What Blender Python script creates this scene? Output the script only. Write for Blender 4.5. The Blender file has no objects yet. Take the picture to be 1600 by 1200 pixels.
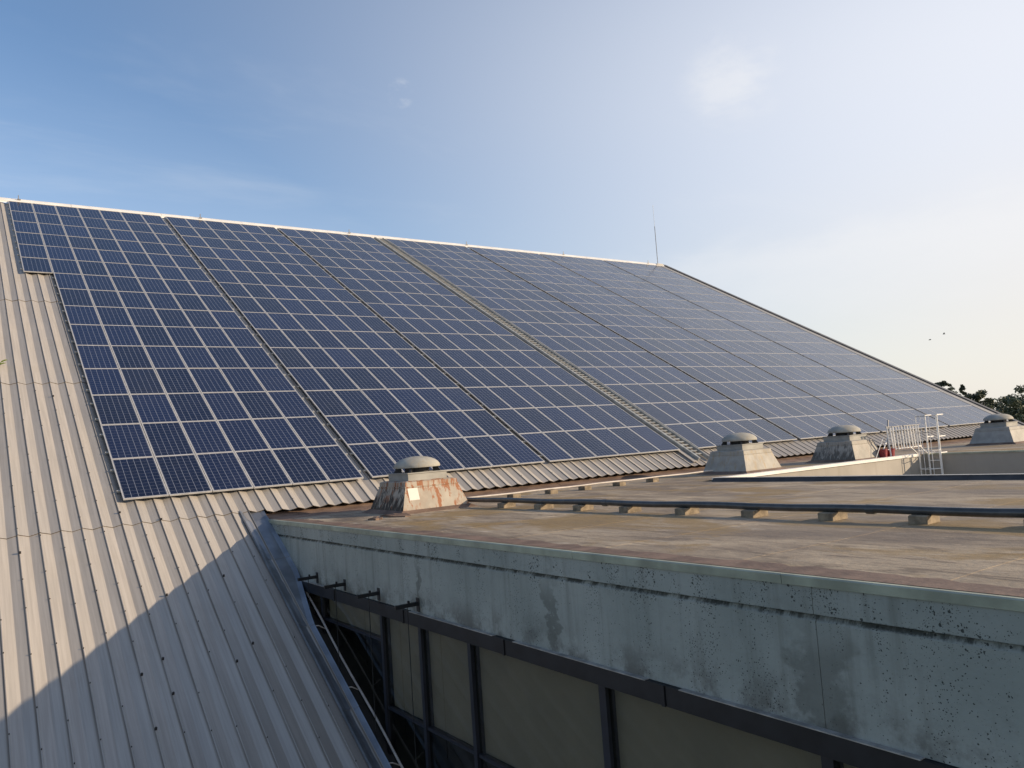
import bpy, math, random
from mathutils import Matrix, Vector
import numpy as np

scene = bpy.context.scene
rad = math.radians
random.seed(7)
Z0 = 23.0                      # height of the hall's ridge line above the ground
A = rad(30.0); CA, SA = math.cos(A), math.sin(A)

# ------------------------------------------------------------------ camera
cam_d = bpy.data.cameras.new('camera')
cam = bpy.data.objects.new('camera', cam_d)
scene.collection.objects.link(cam)
scene.camera = cam
cam_d.sensor_width = 36.0
cam_d.lens = 27.75
cam_d.clip_start = 0.1
cam_d.clip_end = 6000
R = [[0.82011963, -0.56785505, -0.07031667],
     [-0.01485112, 0.10172389, -0.99470181],
     [0.57199933, 0.81681877, 0.07499248]]
CAM = (-2.041, -45.479, -13.798 + Z0)
cam.matrix_world = Matrix(((R[0][0], -R[1][0], -R[2][0], CAM[0]),
                           (R[0][1], -R[1][1], -R[2][1], CAM[1]),
                           (R[0][2], -R[1][2], -R[2][2], CAM[2]),
                           (0, 0, 0, 1)))

# ------------------------------------------------------------------ light
SUN = Vector((2.35, -2.0, 1.0)).normalized()          # towards the sun
sun_el = math.asin(SUN.z)
sun_az = math.atan2(SUN.x, SUN.y)                     # from +Y towards +X
sd = bpy.data.lights.new('sun', 'SUN')
sd.energy = 3.1
sd.angle = rad(0.53)
sd.color = (1.0, 0.785, 0.54)
so = bpy.data.objects.new('sun', sd)
scene.collection.objects.link(so)
so.rotation_euler = SUN.to_track_quat('Z', 'Y').to_euler()
so.location = (60, -60, 60)

world = bpy.data.worlds.new('World')
scene.world = world
world.use_nodes = True
wt = world.node_tree
for n in list(wt.nodes):
    wt.nodes.remove(n)


class NT:
    """small helper to wire shader nodes"""
    def __init__(s, tree):
        s.t = tree

    def n(s, typ, **kw):
        nd = s.t.nodes.new(typ)
        ins = kw.pop('ins', {})
        for k, v in kw.items():
            setattr(nd, k, v)
        for k, v in ins.items():
            s.set(nd, k, v)
        return nd

    def set(s, nd, k, v):
        sock = nd.inputs[k]
        if isinstance(v, bpy.types.NodeSocket):
            s.t.links.new(v, sock)
        elif v is not None:
            if sock.type == 'RGBA' and len(v) == 3:
                v = (*v, 1)
            sock.default_value = v

    def math(s, op, a, b=None, c=None, clamp=False):
        nd = s.n('ShaderNodeMath', operation=op, use_clamp=clamp)
        for i, v in enumerate((a, b, c)):
            if v is not None:
                s.set(nd, i, v)
        return nd.outputs[0]

    def noise(s, vec, scale, detail=4, rough=0.55, dist=0.0):
        nd = s.n('ShaderNodeTexNoise')
        s.set(nd, 'Vector', vec)
        nd.inputs['Scale'].default_value = scale
        nd.inputs['Detail'].default_value = detail
        nd.inputs['Roughness'].default_value = rough
        nd.inputs['Distortion'].default_value = dist
        return nd.outputs['Fac']

    def mapv(s, vec, scale=(1, 1, 1), loc=(0, 0, 0), rot=(0, 0, 0)):
        nd = s.n('ShaderNodeMapping')
        s.set(nd, 'Vector', vec)
        nd.inputs['Scale'].default_value = scale
        nd.inputs['Location'].default_value = loc
        nd.inputs['Rotation'].default_value = rot
        return nd.outputs[0]

    def ramp(s, v, lo, hi, a=0.0, b=1.0, smooth=True):
        nd = s.n('ShaderNodeMapRange', interpolation_type='SMOOTHSTEP' if smooth else 'LINEAR')
        s.set(nd, 'Value', v)
        for k, x in (('From Min', lo), ('From Max', hi), ('To Min', a), ('To Max', b)):
            nd.inputs[k].default_value = x
        return nd.outputs[0]

    def mix(s, f, a, b, blend='MIX'):
        nd = s.n('ShaderNodeMix', data_type='RGBA', blend_type=blend)
        s.set(nd, 0, f)
        s.set(nd, 6, a)
        s.set(nd, 7, b)
        return nd.outputs[2]

    def sep(s, v):
        nd = s.n('ShaderNodeSeparateXYZ')
        s.set(nd, 0, v)
        return nd.outputs


W = NT(wt)
sky = W.n('ShaderNodeTexSky', sky_type='NISHITA', sun_disc=False)
sky.sun_elevation = sun_el
sky.sun_rotation = sun_az
sky.altitude = 100
sky.air_density = 1.0
sky.dust_density = 1.0
sky.ozone_density = 3.0
wdir = W.n('ShaderNodeTexCoord').outputs['Generated']
wx, wy, wz = W.sep(wdir)[:3]


def sky_blob(d, r_in, r_out):
    v = Vector(d).normalized()
    nd = W.n('ShaderNodeVectorMath', operation='DOT_PRODUCT')
    W.set(nd, 0, wdir)
    nd.inputs[1].default_value = v
    return W.ramp(nd.outputs['Value'], math.cos(rad(r_out)), math.cos(rad(r_in)))


# thin high cirrus: noise on a flat cloud layer overhead
den = W.math('ADD', W.math('MAXIMUM', wz, 0.0), 0.12)
comb = W.n('ShaderNodeCombineXYZ')
W.set(comb, 0, W.math('DIVIDE', wx, den))
W.set(comb, 1, W.math('DIVIDE', wy, den))
layer = W.mapv(comb.outputs[0], scale=(0.55, 1.5, 1), rot=(0, 0, rad(-24)))
c1 = W.noise(layer, 1.1, 6, 0.6, 0.5)
cirrus = W.ramp(c1, 0.54, 0.82, 0, 0.22)
# milky veil of high haze, thickening towards the sun
sdot = W.n('ShaderNodeVectorMath', operation='DOT_PRODUCT')
W.set(sdot, 0, wdir)
sdot.inputs[1].default_value = SUN
veil = W.math('MULTIPLY', W.ramp(sdot.outputs['Value'], -0.42, 0.66, 0, 1.0), W.ramp(wz, 0.36, 0.80, 1.0, 0.10))
veil = W.math('MAXIMUM', veil, W.ramp(wz, 0.02, 0.50, 0.36, 0.0))
puffn = W.noise(W.mapv(wdir, scale=(1, 1, 1.6)), 26, 5, 0.6)
puff = W.math('MULTIPLY', sky_blob((0.43, 0.80, 0.42), 0.0, 1.1), W.ramp(puffn, 0.45, 0.75, 0, 0.45))
puff2n = W.noise(W.mapv(wdir, scale=(1, 1, 2.2)), 9, 6, 0.6)
puff2 = W.math('MULTIPLY', sky_blob((0.73, 0.56, 0.40), 0.6, 4.0), W.ramp(puff2n, 0.40, 0.70, 0, 0.45))
# soft-edged bank of pale haze low down on the sun's side
bdot = W.n('ShaderNodeVectorMath', operation='DOT_PRODUCT')
W.set(bdot, 0, wdir)
bdot.inputs[1].default_value = (0.0894, 0.0183, -0.3649)
bnoise = W.noise(W.mapv(wdir, scale=(1, 1, 3)), 5, 6, 0.6)
bsum = W.math('ADD', bdot.outputs['Value'], W.math('MULTIPLY_ADD', bnoise, 0.06, -0.03))
bank = W.ramp(bsum, -0.012, 0.014)
rim = W.math('MULTIPLY', bank, W.ramp(bsum, 0.0, 0.05, 1.0, 0.0))
rim = W.math('MULTIPLY', rim, W.math('MULTIPLY', veil, 0.55))
clouds = W.math('MAXIMUM', cirrus, W.math('MAXIMUM', puff, puff2))
clouds = W.math('MAXIMUM', clouds, rim)
clouds = W.math('MULTIPLY', clouds, W.ramp(wz, 0.0, 0.12))
veilc = W.mix(W.ramp(wz, 0.02, 0.34), (4.85, 4.60, 4.25), (4.50, 4.65, 5.05))
skyv = W.mix(veil, sky.outputs[0], veilc)
skyc = W.mix(clouds, skyv, (4.9, 4.9, 4.95))
bg = W.n('ShaderNodeBackground')
W.set(bg, 0, skyc)
bg.inputs[1].default_value = 0.094
wo = W.n('ShaderNodeOutputWorld')
wt.links.new(bg.outputs[0], wo.inputs[0])

vs = scene.view_settings
vs.view_transform = 'Standard'
vs.look = 'None'
vs.gamma = 1.0
vs.exposure = 1.0

# ------------------------------------------------------------------ materials
M = {}


def material(name, fn, **kw):
    m = bpy.data.materials.new(name)
    m.use_nodes = True
    t = NT(m.node_tree)
    b = m.node_tree.nodes['Principled BSDF']
    fn(t, b, **kw)
    M[name] = m
    return m


def oc(t, which='Object'):
    return t.n('ShaderNodeTexCoord').outputs[which]


def bump(t, b, h, strength=0.3, dist=0.01):
    nd = t.n('ShaderNodeBump')
    t.set(nd, 'Height', h)
    nd.inputs['Strength'].default_value = strength
    nd.inputs['Distance'].default_value = dist
    t.set(b, 'Normal', nd.outputs[0])


def geo_pos(t):
    return t.n('ShaderNodeNewGeometry').outputs['Position']


def plain(t, b, col, rough=0.6, metal=0.0, var=0.15, scale=3.0, bmp=0.0):
    p = geo_pos(t)
    f = t.noise(p, scale, 5)
    dark = tuple(c * (1 - var) for c in col)
    lite = tuple(min(1, c * (1 + var)) for c in col)
    t.set(b, 'Base Color', t.mix(t.ramp(f, 0.3, 0.7), dark, lite))
    b.inputs['Roughness'].default_value = rough
    b.inputs['Metallic'].default_value = metal
    if bmp:
        bump(t, b, t.noise(p, scale * 12, 4), bmp, 0.004)


def sheet(t, b):
    # painted roof sheet: streaks run down the slope, a different tone per sheet
    p = geo_pos(t)
    inf = t.n('ShaderNodeObjectInfo').outputs['Random']
    st = t.noise(t.mapv(p, scale=(22, 0.55, 0.55)), 1.0, 5, 0.6)
    big = t.noise(p, 0.8, 5, 0.6)
    col = t.mix(t.ramp(st, 0.3, 0.75), (0.345, 0.320, 0.288), (0.44, 0.41, 0.372))
    col = t.mix(t.ramp(big, 0.5, 0.8, 0, 0.35), col, (0.29, 0.26, 0.222))
    col = t.mix(t.math('MULTIPLY', inf, 0.3), col, (0.33, 0.32, 0.305))
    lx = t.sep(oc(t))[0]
    dirt_shade = t.math('MULTIPLY', t.ramp(lx, 0.345, 0.386), t.ramp(lx, 0.389, 0.396, 1, 0))  # brown dirt, widened to paint in the shade on the crest's unlit side
    col = t.mix(t.math('MULTIPLY', dirt_shade, t.ramp(st, 0.2, 0.7, 0.9, 0.6)), col, (0.10, 0.075, 0.052))
    sp = t.noise(p, 34, 3, 0.6)
    col = t.mix(t.ramp(sp, 0.74, 0.82, 0, 0.35), col, (0.16, 0.12, 0.09))
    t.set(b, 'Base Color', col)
    t.set(b, 'Roughness', t.ramp(big, 0.3, 0.7, 0.46, 0.58))
    b.inputs['Metallic'].default_value = 0.2
    bump(t, b, t.noise(t.mapv(p, scale=(6, 1.2, 1.2)), 1.0, 3), 0.12, 0.02)


def cells(t, b, source='object'):
    uv = t.n('ShaderNodeUVMap', uv_map='UVMap').outputs[0]
    if source == 'object':
        rnd = t.n('ShaderNodeObjectInfo').outputs['Random']
    else:
        rnd = t.n('ShaderNodeAttribute', attribute_name='rnd').outputs['Fac']
    u, v = t.sep(uv)[:2]
    cu = t.math('MULTIPLY_ADD', u, 6.12, -0.06)
    cv = t.math('MULTIPLY_ADD', v, 12.16, -0.08)

    def line(c, w):
        fr = t.math('FRACT', c)
        d = t.math('MINIMUM', fr, t.math('SUBTRACT', 1.0, fr))
        return t.ramp(d, w, w * 1.5, 1, 0)
    lu = line(cu, 0.022)
    lv = line(cv, 0.016)
    bus = t.math('ADD', t.math('MULTIPLY', cu, 3.0), 0.5)
    lb = line(bus, 0.02)
    cellid = t.n('ShaderNodeCombineXYZ')
    t.set(cellid, 0, t.math('FLOOR', cu))
    t.set(cellid, 1, t.math('FLOOR', cv))
    t.set(cellid, 2, t.math('MULTIPLY', rnd, 91.7))
    wn = t.n('ShaderNodeTexWhiteNoise', noise_dimensions='3D')
    t.set(wn, 0, cellid.outputs[0])
    crystal = t.n('ShaderNodeTexVoronoi')
    t.set(crystal, 'Vector', geo_pos(t))
    crystal.inputs['Scale'].default_value = 55
    tone = t.mix(rnd, (0.0018, 0.0030, 0.015), (0.0060, 0.0105, 0.042))
    tone = t.mix(t.ramp(t.math('FRACT', t.math('MULTIPLY', rnd, 7.31)), 0.72, 1.0, 0, 0.7), tone, (0.006, 0.006, 0.011))
    tone = t.mix(t.math('MULTIPLY', wn.outputs['Value'], 0.28), tone, (0.008, 0.012, 0.042))
    if source == 'object':
        tone = t.mix(t.math('MULTIPLY', crystal.outputs['Color'], 0.10), tone, (0.02, 0.032, 0.085))
    dust = t.noise(geo_pos(t), 0.9, 5, 0.6)
    tone = t.mix(t.ramp(dust, 0.35, 0.85, 0.0, 0.02), tone, (0.25, 0.23, 0.20))
    ln = t.math('MAXIMUM', t.math('MULTIPLY', lu, 0.85), t.math('MAXIMUM', t.math('MULTIPLY', lv, 0.50), t.math('MULTIPLY', lb, 0.05)))
    t.set(b, 'Base Color', t.mix(ln, tone, (0.24, 0.27, 0.34)))
    t.set(b, 'Roughness', t.ramp(dust, 0.3, 0.7, 0.12, 0.20))
    b.inputs['IOR'].default_value = 1.6


def concrete(t, b):
    p = geo_pos(t)
    y, z = t.sep(p)[1:3]
    n1 = t.noise(p, 0.7, 6, 0.6)
    n2 = t.noise(t.mapv(p, scale=(1, 5, 0.35)), 1.0, 6, 0.65)
    n3 = t.noise(p, 9, 5, 0.6)
    col = t.mix(t.ramp(n1, 0.3, 0.7), (0.25, 0.275, 0.255), (0.33, 0.35, 0.325))
    col = t.mix(t.ramp(n2, 0.48, 0.78, 0, 0.6), col, (0.13, 0.135, 0.115))
    col = t.mix(t.ramp(n3, 0.5, 0.8, 0, 0.25), col, (0.16, 0.165, 0.15))
    # damp brown patches above the gutter and white lime under the drip line
    zb = t.ramp(z, 6.55, 7.05, 1, 0)
    n4 = t.noise(t.mapv(p, scale=(1, 0.9, 0.9)), 1.5, 6, 0.7)
    col = t.mix(t.math('MULTIPLY', zb, t.ramp(n4, 0.44, 0.60, 0, 0.8)), col, (0.10, 0.097, 0.085))
    # lichen: black specks gathered in patches, thick along the drip groove
    groove = t.math('ABSOLUTE', t.math('SUBTRACT', z, 7.44))
    near = t.ramp(groove, 0.0, 0.10, 0.65, 0)
    topz = t.ramp(z, 7.45, 7.72, 0.0, 0.30)
    patch = t.noise(t.mapv(p, scale=(1, 1.5, 0.55)), 1.7, 5, 0.65)
    den_ = t.math('ADD', t.math('MULTIPLY', t.math('ADD', near, 0.28), t.ramp(patch, 0.46, 0.66)), t.math('ADD', t.math('MULTIPLY', topz, t.ramp(patch, 0.50, 0.62)), 0.006))
    sp_ = t.noise(p, 32, 4, 0.7)

    def dots(scale, dens):
        vo = t.n('ShaderNodeTexVoronoi')
        pv = t.n('ShaderNodeVectorMath', operation='ADD', ins={0: p, 1: t.n('ShaderNodeVectorMath', operation='SCALE', ins={0: t.n('ShaderNodeTexNoise', ins={'Vector': p, 'Scale': 60.0}).outputs['Color'], 'Scale': 0.02}).outputs[0]})
        t.set(vo, 'Vector', pv.outputs[0])
        vo.inputs['Scale'].default_value = scale
        rndc = t.sep(vo.outputs['Color'])[0]
        keep = t.math('LESS_THAN', rndc, dens)
        rr = t.math('MULTIPLY_ADD', t.sep(vo.outputs['Color'])[1], 0.28, 0.10)
        return t.math('MULTIPLY', keep, t.math('LESS_THAN', vo.outputs['Distance'], rr))
    spk = t.math('MAXIMUM', dots(26, den_), t.math('MAXIMUM', dots(52, t.math('MULTIPLY', den_, 1.2)), dots(95, t.math('ADD', den_, 0.03))))
    col = t.mix(t.math('MULTIPLY', spk, 0.88), col, (0.016, 0.018, 0.016))
    gl_ = t.math('MULTIPLY', t.ramp(t.math('SUBTRACT', t.math('ABSOLUTE', t.math('ADD', t.math('SUBTRACT', z, 7.432), t.math('MULTIPLY', t.math('ADD', y, 26.3), 0.005))), t.math('MULTIPLY', sp_, 0.05)), -0.012, 0.016, 1, 0), t.ramp(t.noise(t.mapv(p, scale=(1, 2.2, 0.3)), 1.6, 6, 0.75), 0.40, 0.54))
    col = t.mix(t.math('MULTIPLY', gl_, 0.85), col, (0.022, 0.025, 0.02))
    # dark damp stain running down the panel joints
    wobble = t.math('MULTIPLY_ADD', t.noise(t.mapv(p, scale=(1, 1, 1.4)), 2.2, 5, 0.65), 0.9, -0.45)
    st = None
    for yj, wd_ in ((-41.14, 0.34), (-33.73, 0.10), (-37.3, 0.10)):
        d = t.math('ABSOLUTE', t.math('ADD', t.math('SUBTRACT', y, yj), wobble))
        f = t.ramp(d, wd_ * 0.5, wd_, 1, 0)
        st = f if st is None else t.math('MAXIMUM', st, f)
    col = t.mix(t.math('MULTIPLY', st, t.ramp(z, 7.44, 7.1, 0.15, 0.6)), col, (0.095, 0.10, 0.086))
    t.set(b, 'Base Color', col)
    b.inputs['Roughness'].default_value = 0.85
    h = t.math('ADD', t.noise(p, 24, 5), t.math('MULTIPLY', spk, -0.5))
    bump(t, b, h, 0.45, 0.012)


def membrane(t, b):
    p = geo_pos(t)
    inf = t.n('ShaderNodeObjectInfo').outputs['Random']
    n1 = t.noise(t.mapv(p, scale=(1.0, 0.42, 1.0)), 0.75, 7, 0.65, 0.6)
    n2 = t.noise(t.mapv(p, scale=(4.2, 0.75, 1)), 1.0, 7, 0.72, 0.5)
    n3 = t.noise(t.mapv(p, scale=(1, 0.5, 1), loc=(11, 3, 0)), 0.6, 6, 0.65, 0.5)
    n4 = t.noise(p, 14, 4, 0.6)
    n5 = t.noise(t.mapv(p, scale=(9, 1.6, 1), loc=(5, 0, 0)), 1.0, 5, 0.7)
    col = t.mix(t.ramp(n1, 0.34, 0.66), (0.150, 0.112, 0.075), (0.385, 0.320, 0.235))
    col = t.mix(t.ramp(n2, 0.50, 0.62, 0, 0.75), col, (0.105, 0.077, 0.052))
    col = t.mix(t.ramp(n2, 0.27, 0.43, 0.8, 0), col, (0.46, 0.41, 0.335))
    col = t.mix(t.ramp(n3, 0.50, 0.60, 0, 0.85), col, (0.225, 0.150, 0.052))
    col = t.mix(t.ramp(n5, 0.55, 0.72, 0, 0.55), col, (0.085, 0.066, 0.050))
    col = t.mix(t.ramp(n5, 0.26, 0.40, 0.45, 0), col, (0.36, 0.33, 0.28))
    col = t.mix(t.ramp(n4, 0.58, 0.8, 0, 0.4), col, (0.10, 0.08, 0.062))
    col = t.mix(t.math('MULTIPLY', inf, 0.15), col, (0.30, 0.26, 0.21))
    t.set(b, 'Base Color', col)
    t.set(b, 'Roughness', t.ramp(n1, 0.3, 0.7, 0.60, 0.85))
    bump(t, b, t.math('ADD', n2, t.math('MULTIPLY', n4, 0.5)), 0.6, 0.03)


def bitumen(t, b):
    p = geo_pos(t)
    n1 = t.noise(t.mapv(p, scale=(1.2, 2, 2)), 1.3, 5, 0.6)
    n4 = t.noise(p, 16, 4, 0.6)
    col = t.mix(t.ramp(n1, 0.3, 0.7), (0.095, 0.060, 0.043), (0.20, 0.135, 0.098))
    col = t.mix(t.ramp(n4, 0.6, 0.8, 0, 0.5), col, (0.27, 0.22, 0.17))
    t.set(b, 'Base Color', col)
    b.inputs['Roughness'].default_value = 0.7
    bump(t, b, n4, 0.4, 0.02)


def vent_metal(t, b, base=(0.46, 0.47, 0.46), rust=0.0, soot=0.0, ochre=0.0):
    p = oc(t)
    nrm = oc(t, 'Normal')
    nx = t.sep(nrm)[0]
    pz = t.sep(p)[2]
    n1 = t.noise(p, 2.4, 5, 0.6)
    col = t.mix(t.ramp(n1, 0.3, 0.7), tuple(c * 0.82 for c in base), tuple(min(1, c * 1.12) for c in base))
    drip = t.noise(t.mapv(p, scale=(9, 9, 1.1)), 1.0, 5, 0.65)
    patch = t.noise(t.mapv(p, scale=(2.2, 2.2, 1.6)), 1.0, 4, 0.6)
    if ochre:
        col = t.mix(t.math('MULTIPLY', t.ramp(drip, 0.45, 0.7), ochre), col, (0.33, 0.24, 0.13))
    if rust:
        r = t.math('MULTIPLY', t.ramp(drip, 0.49, 0.56), t.ramp(patch, 0.40, 0.52))
        col = t.mix(t.math('MULTIPLY', r, rust), col, (0.26, 0.10, 0.045))
        col = t.mix(t.math('MULTIPLY', t.ramp(drip, 0.40, 0.50), 0.12 * rust), col, (0.36, 0.22, 0.13))
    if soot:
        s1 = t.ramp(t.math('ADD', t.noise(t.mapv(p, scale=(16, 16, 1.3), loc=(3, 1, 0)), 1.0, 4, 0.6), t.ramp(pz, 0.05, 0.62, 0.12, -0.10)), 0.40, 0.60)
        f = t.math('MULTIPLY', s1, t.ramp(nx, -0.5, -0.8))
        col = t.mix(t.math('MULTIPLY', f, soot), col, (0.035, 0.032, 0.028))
    t.set(b, 'Base Color', col)
    b.inputs['Roughness'].default_value = 0.65
    b.inputs['Specular IOR Level'].default_value = 0.25
    bump(t, b, t.noise(p, 9, 4), 0.15, 0.01)


def plaster(t, b):
    p = geo_pos(t)
    n1 = t.noise(p, 0.6, 6, 0.6)
    n2 = t.noise(t.mapv(p, scale=(3.5, 3.5, 0.3)), 1.0, 5, 0.65)
    blk = t.noise(t.mapv(p, scale=(0.28, 0.28, 0.1)), 1.0, 1)
    col = t.mix(t.ramp(n1, 0.3, 0.7), (0.33, 0.31, 0.275), (0.40, 0.372, 0.33))
    col = t.mix(t.ramp(blk, 0.49, 0.53, 0, 0.35), col, (0.24, 0.215, 0.18))
    col = t.mix(t.ramp(n2, 0.5, 0.75, 0, 0.35), col, (0.24, 0.215, 0.175))
    t.set(b, 'Base Color', col)
    b.inputs['Roughness'].default_value = 0.85
    bump(t, b, t.noise(p, 20, 4), 0.25, 0.01)


def pane_glass(t, b):
    out = [n for n in t.t.nodes if n.type == 'OUTPUT_MATERIAL'][0]
    tr = t.n('ShaderNodeBsdfTransparent')
    tr.inputs[0].default_value = (0.80, 0.81, 0.77, 1)
    gl = t.n('ShaderNodeBsdfGlossy')
    gl.inputs['Roughness'].default_value = 0.02
    fr = t.n('ShaderNodeFresnel')
    fr.inputs[0].default_value = 1.45
    mx = t.n('ShaderNodeMixShader')
    bf = t.n('ShaderNodeNewGeometry').outputs['Backfacing']
    t.set(mx, 0, t.math('MULTIPLY', fr.outputs[0], t.math('SUBTRACT', 1.0, bf)))
    t.set(mx, 1, tr.outputs[0])
    t.set(mx, 2, gl.outputs[0])
    t.t.links.new(mx.outputs[0], out.inputs[0])


def leaf(t, b, a=(0.05, 0.085, 0.03), c=(0.09, 0.13, 0.045)):
    p = geo_pos(t)
    f = t.noise(p, 1.3, 4)
    t.set(b, 'Base Color', t.mix(t.ramp(f, 0.35, 0.65), a, c))
    b.inputs['Roughness'].default_value = 0.6
    b.inputs['Transmission Weight'].default_value = 0.0


def grass(t, b):
    p = geo_pos(t)
    f = t.noise(p, 0.15, 8, 0.65)
    g = t.noise(p, 3.0, 6, 0.7)
    col = t.mix(t.ramp(f, 0.35, 0.65), (0.05, 0.075, 0.025), (0.11, 0.11, 0.05))
    t.set(b, 'Base Color', t.mix(t.ramp(g, 0.4, 0.8, 0, 0.5), col, (0.03, 0.045, 0.015)))
    b.inputs['Roughness'].default_value = 0.9


material('sheet', sheet)
material('cells', cells)
material('cells_far', cells, source='attr')
material('alu', plain, col=(0.46, 0.46, 0.455), rough=0.42, metal=0.25, var=0.08, scale=6)
material('rail_alu', plain, col=(0.50, 0.50, 0.48), rough=0.4, metal=0.5, var=0.1, scale=6)
material('galv', plain, col=(0.33, 0.34, 0.33), rough=0.5, metal=0.3, var=0.18, scale=4)
material('ridge_white', plain, col=(0.74, 0.72, 0.68), rough=0.45, metal=0.0, var=0.08, scale=2)
material('flashing', plain, col=(0.26, 0.28, 0.31), rough=0.42, metal=0.7, var=0.22, scale=1.6)
material('rake', plain, col=(0.33, 0.32, 0.30), rough=0.45, metal=0.3, var=0.12, scale=2)
material('verge_dark', plain, col=(0.12, 0.115, 0.11), rough=0.5, metal=0.2, var=0.2, scale=2)
material('deck', plain, col=(0.05, 0.047, 0.043), rough=0.9)
material('concrete', concrete)
material('trim', plain, col=(0.30, 0.325, 0.255), rough=0.55, var=0.22, scale=2.5, bmp=0.2)
material('gutter', plain, col=(0.013, 0.014, 0.017), rough=0.5, metal=0.2, var=0.3, scale=3)
material('silver', plain, col=(0.35, 0.34, 0.32), rough=0.5, metal=0.3, var=0.3, scale=5)
material('mullion', plain, col=(0.016, 0.018, 0.026), rough=0.4, var=0.2)
material('blind', plain, col=(0.33, 0.275, 0.225), rough=0.9, var=0.07, scale=1.2)
material('glass', pane_glass)
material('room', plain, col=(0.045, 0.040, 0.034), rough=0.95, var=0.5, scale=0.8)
material('membrane', membrane)
material('bitumen', bitumen)
material('kerb', plain, col=(0.045, 0.042, 0.042), rough=0.7, var=0.3, scale=3, bmp=0.3)
material('vent_rusty', vent_metal, base=(0.36, 0.325, 0.272), rust=1.0, soot=0.95)
material('vent_clean', vent_metal, base=(0.35, 0.335, 0.30), ochre=0.6)
material('vent_stained', vent_metal, base=(0.33, 0.315, 0.28), soot=0.7, rust=0.1)
material('vent_far', vent_metal, base=(0.33, 0.32, 0.295))
material('vent_box', vent_metal, base=(0.31, 0.305, 0.28))
material('dome', vent_metal, base=(0.34, 0.335, 0.30), ochre=0.35)
material('black_metal', plain, col=(0.02, 0.02, 0.022), rough=0.55, var=0.3)
material('plate', plain, col=(0.58, 0.56, 0.51), rough=0.5, var=0.03)
material('pipe', plain, col=(0.055, 0.055, 0.054), rough=0.28, var=0.25, scale=5)
material('conduit', plain, col=(0.46, 0.42, 0.38), rough=0.5, var=0.15, scale=4)
material('block', plain, col=(0.22, 0.175, 0.12), rough=0.9, var=0.35, scale=8, bmp=0.4)
material('plaster', plaster)
material('coping', plain, col=(0.80, 0.78, 0.73), rough=0.4, var=0.06, scale=3)
material('white_paint', plain, col=(0.78, 0.77, 0.74), rough=0.4, var=0.08, scale=6)
material('grey_steel', plain, col=(0.20, 0.20, 0.20), rough=0.5, var=0.2, scale=6)
material('red', plain, col=(0.22, 0.022, 0.026), rough=0.5, var=0.2, scale=9)
material('lap_dirt_shade', plain, col=(0.07, 0.055, 0.04), rough=0.85, var=0.5, scale=9)  # grime at the laps, with the edge's shadow line put into the colour
material('screw', plain, col=(0.022, 0.018, 0.015), rough=0.7)
material('bark', plain, col=(0.09, 0.065, 0.045), rough=0.9, var=0.4, scale=5, bmp=0.4)
material('leaf_dark', leaf, a=(0.050, 0.066, 0.042), c=(0.090, 0.108, 0.066))  # lightened and greyed: distance haze is put into the leaf colour
material('leaf_mid', leaf, a=(0.058, 0.080, 0.048), c=(0.108, 0.128, 0.075))  # paler grey-green, with the haze of distance mixed into the colour
material('leaf_weed', leaf, a=(0.12, 0.20, 0.02), c=(0.22, 0.30, 0.04))
material('grass', grass)
material('bird', plain, col=(0.03, 0.03, 0.035), rough=0.8)
material('hall_wall', plain, col=(0.40, 0.38, 0.34), rough=0.8, var=0.12, scale=0.7)

# ------------------------------------------------------------------ geometry helpers
COL = scene.collection
WM = {}


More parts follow.
